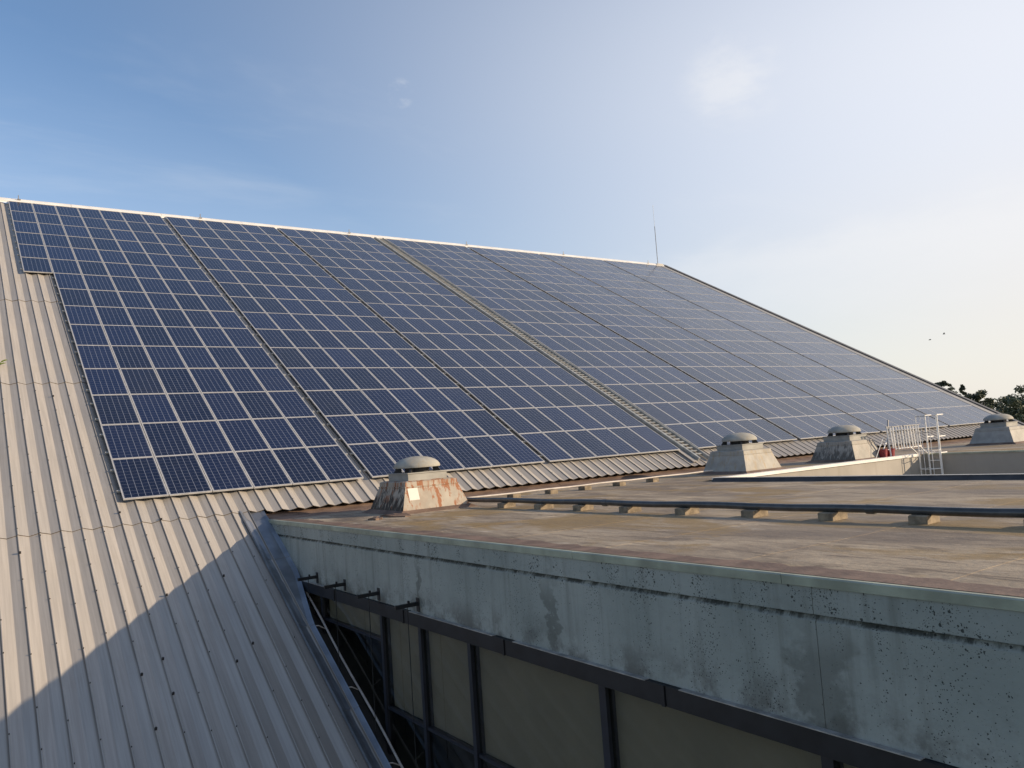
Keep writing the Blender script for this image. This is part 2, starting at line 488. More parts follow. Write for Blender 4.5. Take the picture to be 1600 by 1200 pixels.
class MB:
    """collects vertices and faces of ONE mesh"""
    def __init__(s):
        s.v, s.f, s.m = [], [], []

    def add(s, vs, fs, mi=0):
        o = len(s.v)
        s.v += [tuple(q) for q in vs]
        s.f += [tuple(i + o for i in q) for q in fs]
        s.m += [mi] * len(fs)
        return s

    def box(s, x0, x1, y0, y1, z0, z1, mi=0):
        vs = [(x, y, z) for z in (z0, z1) for y in (y0, y1) for x in (x0, x1)]
        return s.add(vs, [(0, 2, 3, 1), (4, 5, 7, 6), (0, 1, 5, 4), (2, 6, 7, 3), (0, 4, 6, 2), (1, 3, 7, 5)], mi)

    def bar(s, p, q, w, h=None, up=(0, 0, 1), mi=0):
        p, q = Vector(p), Vector(q)
        d = (q - p).normalized()
        u = Vector(up)
        if abs(d.dot(u)) > 0.98:
            u = Vector((1, 0, 0))
        a = d.cross(u).normalized()
        c = a.cross(d).normalized()
        h = w if h is None else h
        vs = []
        for e in (p, q):
            for i, j in ((-1, -1), (1, -1), (1, 1), (-1, 1)):
                vs.append(e + a * (i * w / 2) + c * (j * h / 2))
        return s.add(vs, [(3, 2, 1, 0), (4, 5, 6, 7), (0, 1, 5, 4), (1, 2, 6, 5), (2, 3, 7, 6), (3, 0, 4, 7)], mi)

    def tube(s, pts, r, seg=10, mi=0):
        pts = [Vector(p) for p in pts]
        rs = r if isinstance(r, (list, tuple)) else [r] * len(pts)
        vs, fs = [], []
        for i, p in enumerate(pts):
            d = (pts[min(i + 1, len(pts) - 1)] - pts[max(i - 1, 0)]).normalized()
            u = Vector((0, 0, 1)) if abs(d.z) < 0.95 else Vector((1, 0, 0))
            a = d.cross(u).normalized()
            c = a.cross(d).normalized()
            for k in range(seg):
                t = 2 * math.pi * k / seg
                vs.append(p + (a * math.cos(t) + c * math.sin(t)) * rs[i])
        for i in range(len(pts) - 1):
            for k in range(seg):
                k2 = (k + 1) % seg
                fs.append((i * seg + k, (i + 1) * seg + k, (i + 1) * seg + k2, i * seg + k2))
        fs.append(tuple(range(seg)))
        fs.append(tuple(range(len(pts) * seg - 1, (len(pts) - 1) * seg - 1, -1)))
        return s.add(vs, fs, mi)

    def lathe(s, prof, seg=24, c=(0, 0), mi=0):
        vs, fs = [], []
        for r, z in prof:
            for k in range(seg):
                t = 2 * math.pi * k / seg
                vs.append((c[0] + r * math.cos(t), c[1] + r * math.sin(t), z))
        for i in range(len(prof) - 1):
            for k in range(seg):
                k2 = (k + 1) % seg
                fs.append((i * seg + k, i * seg + k2, (i + 1) * seg + k2, (i + 1) * seg + k))
        fs.append(tuple(range(seg - 1, -1, -1)))
        fs.append(tuple(range((len(prof) - 1) * seg, len(prof) * seg)))
        return s.add(vs, fs, mi)

    def mesh(s, name, mats, smooth=False, Mx=None):
        me = bpy.data.meshes.new(name)
        vs = s.v if Mx is None else [tuple(Mx @ Vector(q)) for q in s.v]
        me.from_pydata(vs, [], s.f)
        for m in (mats if isinstance(mats, (list, tuple)) else [mats]):
            me.materials.append(M[m])
        if len(me.materials) > 1:
            me.polygons.foreach_set('material_index', s.m)
        if smooth:
            me.polygons.foreach_set('use_smooth', [True] * len(me.polygons))
            try:
                me.set_sharp_from_angle(angle=rad(38))
            except Exception:
                pass
        me.update()
        return me


def link(name, data, parent=None, Mw=None):
    o = bpy.data.objects.new(name, data)
    COL.objects.link(o)
    Mw = Matrix() if Mw is None else Mw
    WM[o] = Mw
    if parent is not None:
        o.parent = parent
        o.matrix_basis = WM[parent].inverted() @ Mw
    else:
        o.matrix_basis = Mw
    return o


def tag(o, label=None, cat=None, group=None, kind=None):
    for k, v in (('label', label), ('category', cat), ('group', group), ('kind', kind)):
        if v:
            o[k] = v
    return o


def thing(name, loc, label, cat, group=None):
    return tag(link(name, None, None, Matrix.Translation(loc)), label, cat, group)


RM = Matrix.Translation((0, 0, Z0)) @ Matrix.Rotation(A, 4, 'X')   # roof frame: x along ridge, y up the slope, z normal


def RP(u, v, off):
    return RM @ Vector((u, -v, off))


def FZ(x, y):          # level of the flat roofs (laid to a slight fall)
    return Z0 - 15.24 + 0.005 * (-26.3 - y) - 0.002 * (x - 6)


def one(name, mb, mat, parent=None, Mw=None, smooth=False):
    return link(name, mb.mesh(name, mat, smooth), parent, Mw)


# ------------------------------------------------------------------ ground
g = MB()
g.add([(-2500, -2500, 0), (2500, -2500, 0), (2500, 2500, 0), (-2500, 2500, 0)], [(0, 1, 2, 3)])
tag(one('ground', g, 'grass'), 'grassy ground around the buildings', 'ground', kind='structure')

# ------------------------------------------------------------------ main hall
CREST = -0.095          # sheet crests, measured from the top of the solar panels
XL, XR = -14.72, 46.48
hall = thing('industrial_hall', (16, -20, 0), 'large hall with steep beige ribbed metal roof carrying the solar panels', 'building')
deck = MB()
d0 = CREST - 0.42
deck.add([RP(XL, -0.1, d0), RP(XR, -0.1, d0), RP(XR, 44.6, d0), RP(XL, 44.6, d0)], [(3, 2, 1, 0)])
roof = one('roof', deck, 'deck', hall)
back = MB()
yb = 0.5
back.add([(XL, yb, Z0 + 0.02), (XR, yb, Z0 + 0.02), (XR, yb + 30, Z0 - 17.3), (XL, yb + 30, Z0 - 17.3)], [(0, 1, 2, 3)])
one('rear_roof_slope', back, 'sheet', hall)
gw = MB()
for x, fl in ((XR - 0.15, 1), (XL + 0.15, -1)):
    gw.add([(x, -38.5, 0), (x, -38.5, 0.3), (x, 0.2, Z0 - 0.55), (x, 30.3, Z0 - 17.6), (x, 30.3, 0)], [(0, 1, 2, 3, 4) if fl < 0 else (4, 3, 2, 1, 0)])
gw.add([(XL + .15, 30.3, 0), (XR - .15, 30.3, 0), (XR - .15, 30.3, Z0 - 17.6), (XL + .15, 30.3, Z0 - 17.6)], [(1, 0, 3, 2)])
one('outer_wall', gw, 'hall_wall', hall)

# folded trough sheets, 0.4 m wide, lapped down the slope
PROF = [(0.0, 0.0), (0.010, 0.0), (0.020, -0.011), (0.20, -0.070), (0.206, -0.070), (0.384, -0.018), (0.393, -0.002), (0.400, 0.0)]
LAPS = [-0.12, 14.70, 21.95, 29.78, 41.5]
sheet_cache = {}


def sheet_mesh(L, clip=1.0):
    key = (round(L, 3), clip)
    if key in sheet_cache:
        return sheet_cache[key]
    mb = MB()
    pr = [p for p in PROF if p[0] <= 0.4 * clip + 1e-6]
    n = len(pr)
    vs = []
    for y, lift in ((0.0, 0.0), (-(L - 0.9), 0.003), (-L, 0.012)):
        vs += [(x, y, z + lift) for x, z in pr]
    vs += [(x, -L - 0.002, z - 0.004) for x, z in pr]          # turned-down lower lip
    fs = []
    for k in range(3):
        for i in range(n - 1):
            a = k * n + i
            fs.append((a, a + n, a + n + 1, a + 1))
    mb.add(vs, fs)
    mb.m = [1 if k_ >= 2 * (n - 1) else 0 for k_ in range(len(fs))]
    sheet_cache[key] = mb.mesh('roof_sheet', ['sheet', 'lap_dirt_shade'])
    return sheet_cache[key]


hidden = MB()
XC = 0.08 - 0.4 * 37
k = 0
x = XC
while x < XR - 0.3:
    for r in range(4):
        v0, v1 = LAPS[r], LAPS[r + 1]
        top = v0 - (0.16 if r else 0)
        if r == 3 and x > 3.3:
            continue
        if r == 2 and x > 3.9:
            v1 = 29.86
        inview = (x > -3.0) and (r >= 2 or x < 1.6)
        off = CREST - (0.004 * r)
        if inview:
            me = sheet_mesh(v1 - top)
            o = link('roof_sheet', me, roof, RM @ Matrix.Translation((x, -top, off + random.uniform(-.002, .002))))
        else:
            vs, fs = [], []
            n = len(PROF)
            for y in (-top, -v1):
                vs += [RP(x + px, -y, off + pz) for px, pz in PROF]
            for i in range(n - 1):
                fs.append((i, i + n, i + n + 1, i + 1))
            hidden.add(vs, fs)
    x += 0.4
h = one('roof_sheet_field', hidden, 'sheet', roof)
h['kind'] = 'stuff'

# screws along the crests of the sheets that can be seen
sc = MB()
for i in range(-6, 9):
    cx = 0.08 + 0.4 * i
    v = 22.5 + random.random()
    while v < 38:
        if not (cx > 1.0 and v < 29.2):
            big = random.random() < 0.09
            r_ = 0.022 if big else 0.009
            hh = 0.03 if big else 0.012
            c = RP(cx + 0.004, v, CREST)
            nrm = Vector((0, -SA, CA))
            sc.tube([c - nrm * 0.02, c + nrm * hh], r_, 6)
        v += random.choice((0.9, 1.3, 1.9))
for i in range(9, 112):
    cx = 0.08 + 0.4 * i
    if i % 3 == 0:
        c = RP(cx + 0.004, 29.45, CREST)
        sc.tube([c, c + Vector((0, -SA, CA)) * 0.014], 0.010, 6)
so_ = one('roof_screw_heads', sc, 'screw', roof)
so_['kind'] = 'stuff'

# ridge cap in lengths, with little clips
cap_prof = [(0.06, -0.08), (-0.02, -0.03), (-0.03, 0.012), (-0.26, 0.040), (-0.50, 0.03)]
x = XL
while x < XR - 0.2:
    x2 = min(x + 4.37, XR)
    mb = MB()
    pts = []
    for xx in (x + 0.004, x2 + 0.03):
        for v, z in cap_prof:
            pts.append(RP(xx, v, z))
    n = len(cap_prof)
    mb.add(pts, [(i, i + n, i + n + 1, i + 1) for i in range(n - 1)])
    one('ridge_cap', mb, 'ridge_white', hall)
    x = x2
for x in (0.45, 9.2, 18.2, 26.9, 35.5, 44.4):
    mb = MB()
    p = RP(x, -0.2, 0.06)
    mb.bar(p, p + Vector((0, 0, 0.24)), 0.035)
    mb.bar(p + Vector((-0.06, 0, 0.02)), p + Vector((0.1, 0, 0.02)), 0.05)
    one('ridge_clip', mb, 'grey_steel', hall)

# verge trim down the gable edge
for (a0, a1, z0, z1, nm, mt) in ((45.60, 46.12, CREST, -0.01, 'verge_trim', 'rake'), (46.19, 46.50, CREST - 0.04, 0.055, 'verge_board', 'verge_dark')):
    v = -0.3
    while v < 30:
        v2 = min(v + 3.05, 30.2)
        mb = MB()
        mb.box(a0, a1, -v2 + 0.006, -v, z0, z1)
        one(nm, mb, mt, hall, RM)
        v = v2

# ------------------------------------------------------------------ solar panels
P, Q = 1.01, 1.9263
PW, PL, PT = 0.994, 1.915, 0.04
starts = [0.0, 7.317, 13.568, 20.60, 26.88, 33.13, 39.39]
ncols = [7, 6, 6, 6, 6, 6, 6]
FWID = 0.026


def panel_parts():
    fr = MB()
    x, y = PW / 2, PL / 2
    w = FWID
    o = [(-x, -y), (x, -y), (x, y), (-x, y)]
    i = [(-x + w, -y + w), (x - w, -y + w), (x - w, y - w), (-x + w, y - w)]
    vs = [(a, b, 0) for a, b in o] + [(a, b, 0) for a, b in i] + [(a, b, -PT) for a, b in o] + [(a, b, -0.006) for a, b in i]
    fs = []
    for k in range(4):
        k2 = (k + 1) % 4
        fs.append((k, k2, 4 + k2, 4 + k))
        fs.append((8 + k, 8 + k2, k2, k))
        fs.append((4 + k, 4 + k2, 12 + k2, 12 + k))
    fr.add(vs, fs)
    gl = MB()
    gl.add([(a, b, -0.005) for a, b in i] + [(a, b, -PT + 0.002) for a, b in i], [(0, 1, 2, 3), (7, 6, 5, 4)])
    return fr, gl


fr_mb, gl_mb = panel_parts()
fr_me = fr_mb.mesh('panel_frame', 'alu')
gl_me = gl_mb.mesh('cell_sheet', 'cells')
uvl = gl_me.uv_layers.new(name='UVMap')
for li, uvv in enumerate([(0, 0), (1, 0), (1, 1), (0, 1)] * 2):
    uvl.data[li].uv = uvv


def project(p):
    d = Vector(p) - Vector(CAM)
    r = [sum(R[i][j] * d[j] for j in range(3)) for i in range(3)]
    return 800 + 1233.3 * r[0] / r[2], 600 + 1233.3 * r[1] / r[2], r[2]


allp = []
gcol = 0
for b, (s, nc) in enumerate(zip(starts, ncols)):
    for c in range(nc):
        for r in range(15):
            if b == 0 and c == 0 and r >= 6:
                continue
            u, v = s + (c + 0.5) * P, (r + 0.5) * Q
            q = [project(RP(u + i * P / 2, v + j * Q / 2, 0)) for i, j in ((-1, -1), (1, -1), (1, 1), (-1, 1))]
            ar = 0
            for k in range(4):
                ar += q[k][0] * q[(k + 1) % 4][1] - q[(k + 1) % 4][0] * q[k][1]
            allp.append((abs(ar) / 2, b, gcol, r, u, v))
        gcol += 1
allp.sort(reverse=True)

ORD = ['first', 'second', 'third', 'fourth', 'fifth', 'sixth', 'seventh', 'eighth', 'ninth', 'tenth', 'eleventh', 'twelfth', 'thirteenth',
       'fourteenth', 'fifteenth', 'sixteenth', 'seventeenth', 'eighteenth', 'nineteenth', 'twentieth']


def ordinal(n):
    if n <= 20:
        return ORD[n - 1]
    t, u = divmod(n, 10)
    tens = {2: 'twenty', 3: 'thirty', 4: 'forty'}[t]
    return (tens[:-1] + 'ieth') if u == 0 else tens + '-' + ORD[u - 1]


NNEAR = 300
for i, (ar, b, gc, r, u, v) in enumerate(allp[:NNEAR]):
    Mw = RM @ Matrix.Translation((u + random.uniform(-.002, .002), -v, 0)) @ Matrix.Rotation(random.gauss(0, 0.0022), 4, 'X') @ Matrix.Rotation(random.gauss(0, 0.0022), 4, 'Y')
    rowname = 'eave row' if r == 14 else ('ridge row' if r == 0 else ordinal(15 - r) + ' row up from the eave')
    o = link('solar_panel', None, None, Mw)
    tag(o, 'blue solar panel, %s, %s column from the stepped array end' % (rowname, ordinal(gc + 1)), 'solar panel', 'solar panels on the hall roof')
    for nm, me in (('frame', fr_me), ('cell_sheet', gl_me)):
        c = bpy.data.objects.new(nm, me)
        COL.objects.link(c)
        c.parent = o

# the remaining panels, too many to single out
vs, fs, mi, uvs, rnds = [], [], [], [], []
for (ar, b, gc, r, u, v) in allp[NNEAR:]:
    Mw = RM @ Matrix.Translation((u, -v, 0)) @ Matrix.Rotation(random.gauss(0, 0.0022), 4, 'X') @ Matrix.Rotation(random.gauss(0, 0.0022), 4, 'Y')
    rr = random.random()
    for mb, m_ in ((fr_mb, 0), (gl_mb, 1)):
        o = len(vs)
        vs += [tuple(Mw @ Vector(q)) for q in mb.v]
        for f in mb.f:
            fs.append(tuple(j + o for j in f))
            mi.append(m_)
            rnds.append(rr)
            uvs += [(0, 0), (1, 0), (1, 1), (0, 1)]
me = bpy.data.meshes.new('solar_panel_field')
me.from_pydata(vs, [], fs)
me.materials.append(M['alu'])
me.materials.append(M['cells_far'])
me.polygons.foreach_set('material_index', mi)
ul = me.uv_layers.new(name='UVMap')
ul.data.foreach_set('uv', [c for q in uvs for c in q])
at = me.attributes.new('rnd', 'FLOAT', 'FACE')
at.data.foreach_set('value', rnds)
me.update()
tag(link('solar_panel_field', me), 'mass of greyish blue solar panels beyond the cable ladder and near the ridge', 'solar panels', 'solar panels on the hall roof', 'stuff')

# aluminium rails that carry each block of panels
BLK = ['block with the stepped end', 'second block from the stepped end', 'block just before the cable ladder',
       'block just past the cable ladder', 'second block past the cable ladder', 'third block past the cable ladder', 'block at the gable edge']
for b, (s, nc) in enumerate(zip(starts, ncols)):
    root = link('mounting_frame', None, None, RM @ Matrix.Translation((s, -28, -0.09)))
    tag(root, 'aluminium mounting rails under the solar panel ' + BLK[b], 'mounting frame', 'mounting rails under the solar panels')
    for r in range(15):
        for fr_ in (0.24, 0.76):
            v = (r + fr_) * Q
            x0 = s - 0.05
            if b == 0:
                x0 = -0.07 if r < 6 else P - 0.07
            mb = MB()
            mb.box(x0, s + nc * P + 0.10, -v - 0.02, -v + 0.02, CREST - 0.003, -PT - 0.001)
            one('rail', mb, 'rail_alu', root, RM)

# ------------------------------------------------------------------ cable ladder between the blocks
cl = link('cable_ladder', None, None, RM @ Matrix.Translation((20.1, -29.4, CREST)))
tag(cl, 'galvanised cable ladder running down the roof between two panel blocks', 'cable ladder')
xa, xb = 19.86, 20.42
for xx, w in ((xa, 0.075), (xb, 0.06)):
    mb = MB()
    mb.box(xx - w / 2, xx + w / 2, -29.65, -0.05, CREST, 0.035)
    mb.box(xx - w / 2 + 0.012, xx + w / 2 + 0.02 * (1 if xx == xa else -1), -29.65, -0.05, 0.035, 0.042)
    one('side_rail', mb, 'galv', cl, RM)
rung = MB()
rung.box(xa + 0.036, xb - 0.029, -0.03, 0.03, -0.022, 0.0)
rme = rung.mesh('rung', 'galv')
v = 0.15
while v < 29.5:
    link('rung', rme, cl, RM @ Matrix.Translation((0, -v, random.uniform(-0.004, 0.004))))
    v += 0.235
mb = MB()
mb.box(xa - 0.30, xa - 0.10, -29.7, -0.05, CREST + 0.0, CREST + 0.03)
one('cover_strip', mb, 'sheet', cl, RM)

# ------------------------------------------------------------------ lightning rod on the ridge end
lr = thing('lightning_rod', RP(45.55, -0.25, 0.05), 'tall thin lightning rod standing on the end of the ridge', 'lightning rod')
p = RP(45.55, -0.25, 0.05)
mb = MB()
mb.tube([p, p + Vector((0, 0, 3.2))], 0.026, 8)
one('mast', mb, 'grey_steel', lr)
mb = MB()
mb.tube([p + Vector((0, 0, 3.15)), p + Vector((0, 0, 4.85))], 0.013, 6)
mb.lathe([(0.004, p.z + 4.84), (0.022, p.z + 4.9), (0.002, p.z + 5.05)], 8, (p.x, p.y))
one('tip', mb, 'white_paint', lr)
mb = MB()
mb.box(p.x - 0.18, p.x + 0.5, p.y - 0.12, p.y + 0.12, p.z - 0.08, p.z + 0.03)
one('base_plate', mb, 'grey_steel', lr)

# ------------------------------------------------------------------ near flat-roofed wing
FX = 4.05
wing = thing('flat_roof_wing', (10, -38, 0), 'flat roofed wing with lichen spotted concrete fascia and dark window band', 'building')
YB, YE = -25.80, -52.0       # against the hall / far end behind the camera
XF = 15.05
# bitumen strips of the roof, lapped, each one piece
edges = [-25.9, -27.2]
while edges[-1] > YE:
    edges.append(edges[-1] - 2.12)
for i in range(len(edges) - 1):
    y0, y1 = edges[i], edges[i + 1]
    mb = MB()
    nx_ = 12
    vs, fs = [], []
    for k in range(nx_ + 1):
        xx = FX + 0.10 + (XF - FX - 0.10) * k / nx_
        wob = random.uniform(-0.025, 0.025) if 0 < k else 0
        vs += [(xx, y0, FZ(xx, y0) - 0.001), (xx, (y0 + y1) / 2, FZ(xx, (y0 + y1) / 2) + random.uniform(-0.004, 0.004)), (xx, y1 - 0.06 + wob, FZ(xx, y1 - 0.06) + 0.002), (xx, y1 - 0.06 + wob, FZ(xx, y1) - 0.02)]
    for k in range(nx_):
        a = k * 4
        for j in range(3):
            fs.append((a + j, a + j + 1, a + j + 5, a + j + 4))
    mb.add(vs, fs)
    one('roof_felt_strip', mb, 'membrane', wing)
# brown upstand under the hall's eave, dressed in lengths
x = FX + 0.02
while x < 45.9:
    x2 = min(x + 3.1 + random.uniform(-.3, .3), 46)
    mb = MB()
    pts = []
    rows_ = []
    for s_ in range(9):
        xx = x + (x2 - x) * s_ / 8
        z = FZ(xx, -26)
        w1, w2 = random.uniform(-.02, .02), random.uniform(-.03, .03)
        rows_.append([(xx, -25.60, z + 0.15), (xx, -25.74 + w1, z + 0.105), (xx, -25.92 + w1, z + 0.045), (xx, -26.32 + w2, z + 0.014), (xx, -26.36 + w2, z - 0.01)])
    n = 5
    for rw in rows_:
        pts += rw
    mb.add(pts, [(k * n + j, k * n + j + 1, (k + 1) * n + j + 1, (k + 1) * n + j) for k in range(8) for j in range(n - 1)])
    one('felt_upstand', mb, 'bitumen', wing, smooth=True)
    x = x2 - (0.03 if x2 < 46 else 0)

# concrete fascia: upper band and lower panels with joints and a drip groove between
joints = [-25.6, -26.83, -33.73, -41.14, -48.4, YE]


def zt(y):
    return FZ(FX, y)


for a, b_ in zip(joints[:-1], joints[1:]):
    y0, y1 = a - 0.003, b_ + 0.003
    mb = MB()
    vs = []
    for y in (y0, y1):
        vs += [(FX - 0.018, y, zt(y) - 0.305), (FX - 0.018, y, zt(y) - 0.055), (FX + 0.2, y, zt(y) - 0.055), (FX + 0.2, y, zt(y) - 0.305)]
    mb.add(vs, [(0, 1, 5, 4), (1, 2, 6, 5), (2, 3, 7, 6), (3, 0, 4, 7), (3, 2, 1, 0), (4, 5, 6, 7)])
    one('fascia_band', mb, 'concrete', wing)
    mb = MB()
    vs = []
    nseg = 40
    zb = Z0 - 16.45
    for j in range(nseg + 1):
        y = y0 + (y1 - y0) * j / nseg
        e = random.uniform(0, 0.022)
        vs += [(FX, y, zb), (FX, y, zt(y) - 0.36 - e), (FX + 0.035, y, zt(y) - 0.322), (FX + 0.2, y, zt(y) - 0.322), (FX + 0.2, y, zb)]
    fs = []
    for j in range(nseg):
        for q in range(4):
            fs.append((j * 5 + q, j * 5 + q + 1, j * 5 + q + 6, j * 5 + q + 5))
        fs.append((j * 5 + 4, j * 5, j * 5 + 5, j * 5 + 9))
    fs += [(4, 3, 2, 1, 0), tuple(nseg * 5 + q for q in range(5))]
    mb.add(vs, fs)
    one('fascia_panel', mb, 'concrete', wing)
# edge trim
y = -25.85
while y > YE:
    y2 = max(y - 3.0, YE)
    mb = MB()
    vs = []
    for yy in (y - 0.003, y2 + 0.003):
        z = zt(yy)
        vs += [(FX - 0.035, yy, z - 0.065), (FX - 0.04, yy, z + 0.012), (FX - 0.02, yy, z + 0.022), (FX + 0.06, yy, z + 0.016), (FX + 0.14, yy, z + 0.003), (FX + 0.14, yy, z - 0.02), (FX - 0.01, yy, z - 0.06)]
    mb.add(vs, [(i, (i + 1) % 7, (i + 1) % 7 + 7, i + 7) for i in range(7)] + [(6, 5, 4, 3, 2, 1, 0), (7, 8, 9, 10, 11, 12, 13)])
    one('edge_trim', mb, 'trim', wing)
    y = y2
# dark brown felt strip dressed over the trim
y = -26.4
while y > YE:
    y2 = max(y - 4.3, YE)
    mb = MB()
    vs, fs = [], []
    for j in range(23):
        yy = y + (y2 - y) * j / 22
        w = 0.42 + random.uniform(-.07, .07)
        vs += [(FX + 0.05, yy, zt(yy) + 0.021), (FX + 0.2, yy, zt(yy) + 0.018), (FX + w, yy, zt(yy) + 0.016)]
        if j:
            k = (j - 1) * 3
            fs += [(k, k + 1, k + 4, k + 3), (k + 1, k + 2, k + 5, k + 4)]
    mb.add(vs, [f[::-1] for f in fs])
    one('edge_felt', mb, 'bitumen', wing)
    y = y2
# gutter box in lengths, thin silver drip edge over it
y = -27.2
i = 0
while y > YE:
    y2 = max(y - 3.02, YE)
    mb = MB()
    mb.box(FX - 0.06, FX + 0.16, y2 + 0.012, y, Z0 - 16.665, Z0 - 16.455)
    mb.box(FX - 0.075, FX - 0.06, y2 + 0.012, y2 + 0.06, Z0 - 16.67, Z0 - 16.45)
    one('gutter_section', mb, 'gutter', wing)
    if i != 1:
        mb = MB()
        mb.box(FX - 0.07, FX + 0.0, y2 + 0.3, y - 0.2, Z0 - 16.455, Z0 - 16.445)
        one('drip_edge', mb, 'silver', wing)
    y = y2
    i += 1
# windows under the gutter
MUL = [-26.2, -29.2, -32.09, -33.56, -35.12, -38.12, -41.09, -44.1, -47.1, -50.1]
WXX = FX + 0.10
zt0, zl = Z0 - 16.66, Z0 - 21.5
for i, y in enumerate(MUL):
    mb = MB()
    w = 0.045 if i not in (5, 6) else 0.06
    mb.box(WXX - 0.06, WXX + 0.08, y - w, y + w, zl, zt0)
    one('mullion', mb, 'mullion', wing)
for i in range(len(MUL) - 1):
    y0, y1 = MUL[i] - 0.046, MUL[i + 1] + 0.046
    if i in (4, 5):
        y0 -= 0.015
        y1 += 0.015
    zbld = Z0 - (17.14 if i <= 1 else 18.30)
    w_ = MB()
    w_.box(WXX - 0.012, WXX + 0.012, y1, y0, zl + 0.02, zt0 - 0.005)
    one('window_pane', w_, 'glass', wing)
    mb = MB()
    mb.box(WXX - 0.04, WXX + 0.04, y1, y0, zbld - 0.05, zbld)
    one('transom', mb, 'mullion', wing)
    mb = MB()
    nb = 10
    vs, fs = [], []
    for j in range(nb + 1):
        yy = y0 + (y1 - y0) * j / nb
        xo = WXX + 0.09 + 0.006 * math.sin(j * 1.7 + i)
        vs += [(xo, yy, zbld - 0.02), (xo, yy, zt0)]
        if j:
            k = (j - 1) * 2
            fs.append((k, k + 1, k + 3, k + 2))
    mb.add(vs, fs)
    one('roller_blind', mb, 'blind', wing, smooth=True)
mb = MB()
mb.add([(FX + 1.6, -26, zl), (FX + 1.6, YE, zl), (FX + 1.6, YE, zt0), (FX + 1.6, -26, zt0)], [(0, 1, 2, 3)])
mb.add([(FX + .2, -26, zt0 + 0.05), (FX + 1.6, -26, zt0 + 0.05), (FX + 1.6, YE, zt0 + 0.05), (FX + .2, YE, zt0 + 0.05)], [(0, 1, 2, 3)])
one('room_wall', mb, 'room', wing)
mb = MB()
mb.box(FX + 0.05, FX + 0.22, YE, -41, 0, zl)
mb.box(FX + 0.2, XF, YE, YE + 0.2, 0, FZ(8, YE) - 0.03)
one('outer_wall', mb, 'concrete', wing)
# steel stubs with hanger rods on the fascia
for yb_ in (-29.15, -30.62, -32.16, -33.66):
    zb_ = Z0 - 16.30
    br = MB()
    br.box(FX - 0.012, FX, yb_ - 0.05, yb_ + 0.05, zb_ - 0.13, zb_ + 0.09)
    br.box(FX - 0.42, FX - 0.012, yb_ - 0.028, yb_ + 0.028, zb_ - 0.03, zb_ + 0.03)
    br.box(FX - 0.19, FX - 0.16, yb_ - 0.018, yb_ + 0.018, zb_ + 0.03, zb_ + 0.07)
    b0 = one('bracket', br, 'gutter', wing)
    mb = MB()
    mb.tube([(FX - 0.20, yb_, zb_ - 0.02), (FX - 0.20, yb_ + 0.01, zb_ - 2.6)], 0.007, 6)
    one('hanger_rod', mb, 'gutter', b0)
# flashing pieces on the hall roof along the wing wall
fl = [(29.70, 31.72), (31.72, 34.09), (34.09, 36.45), (36.45, 39.0)]
for i, (v0, v1) in enumerate(fl):
    mb = MB()
    vs, fs = [], []
    ns = 12
    for j in range(ns + 1):
        t_ = j / ns
        v = v0 + (v1 + 0.08 - v0) * t_
        xr = 4.045 if v < 32.4 else max(3.79, 4.045 - (v - 32.4) * 0.15)
        up = -0.01
        lift = 0.012 * t_ + 0.002 * i - (0.03 if i == 0 and j < 3 else 0)
        dn = random.uniform(-.004, .004)
        vs += [RP(3.455, v, CREST - 0.045 + lift), RP(3.47, v, CREST + 0.006 + lift), RP(3.50, v, CREST - 0.004 + lift), RP(3.56, v, CREST - 0.035 + lift + dn), RP(3.66, v, CREST - 0.052 + lift + dn),
               RP(xr - 0.10, v, CREST - 0.045 + lift), RP(xr - 0.02, v, CREST - 0.02 + lift), RP(xr, v, CREST + up + lift), RP(xr + 0.002, v, CREST - 0.25)]
    n = 9
    for j in range(ns):
        for q in range(n - 1):
            fs.append((j * n + q, (j + 1) * n + q, (j + 1) * n + q + 1, j * n + q + 1))
    k = ns * n
    vs += [tuple(Vector(vs[k + q]) + Vector((0, SA, -CA)) * 0.014) for q in range(8)]
    e = (ns + 1) * n
    for q in range(7):
        fs.append((k + q, e + q, e + q + 1, k + q + 1))
    mb.add(vs, fs)
    one('flashing', mb, 'flashing', hall)
# cable conduit lying in the gap beside the wing wall
cdt = thing('conduit_pipe', RP(4.0, 33, CREST - 0.2), 'thin grey conduit sloping down the dark gap beside the wing wall', 'conduit')
mb = MB()
mb.tube([RP(4.02 + 0.012 * math.sin(k * 1.1), 32.9 + 0.55 * k, CREST - 0.10) for k in range(12)], 0.022, 8)
one('tube', mb, 'conduit', cdt, smooth=True)
for v in (34.25, 36.05, 37.9):
    mb = MB()
    mb.tube([RP(3.81, v - 0.05, CREST - 0.04), RP(3.86, v - 0.02, CREST - 0.02), RP(3.93, v, CREST - 0.06), RP(4.0, v, CREST - 0.11)], 0.012, 6)
    one('clip', mb, 'conduit', cdt)

# ------------------------------------------------------------------ strip along the hall, courtyard walls and far wing
YC = -30.12
XW = 26.92
far = thing('far_flat_wing', (34, -40, 0), 'plain plastered flat roofed wing beyond the open courtyard, in shade', 'building')


def slab(name, x0, x1, y0, y1, mat, parent, nx_=10, dz=0.0):
    mb = MB()
    vs, fs = [], []
    for k in range(nx_ + 1):
        xx = x0 + (x1 - x0) * k / nx_
        vs += [(xx, y0, FZ(xx, y0) + dz), (xx, y1, FZ(xx, y1) + dz)]
        if k:
            a = (k - 1) * 2
            fs.append((a, a + 1, a + 3, a + 2))
    mb.add(vs, fs)
    return one(name, mb, mat, parent)


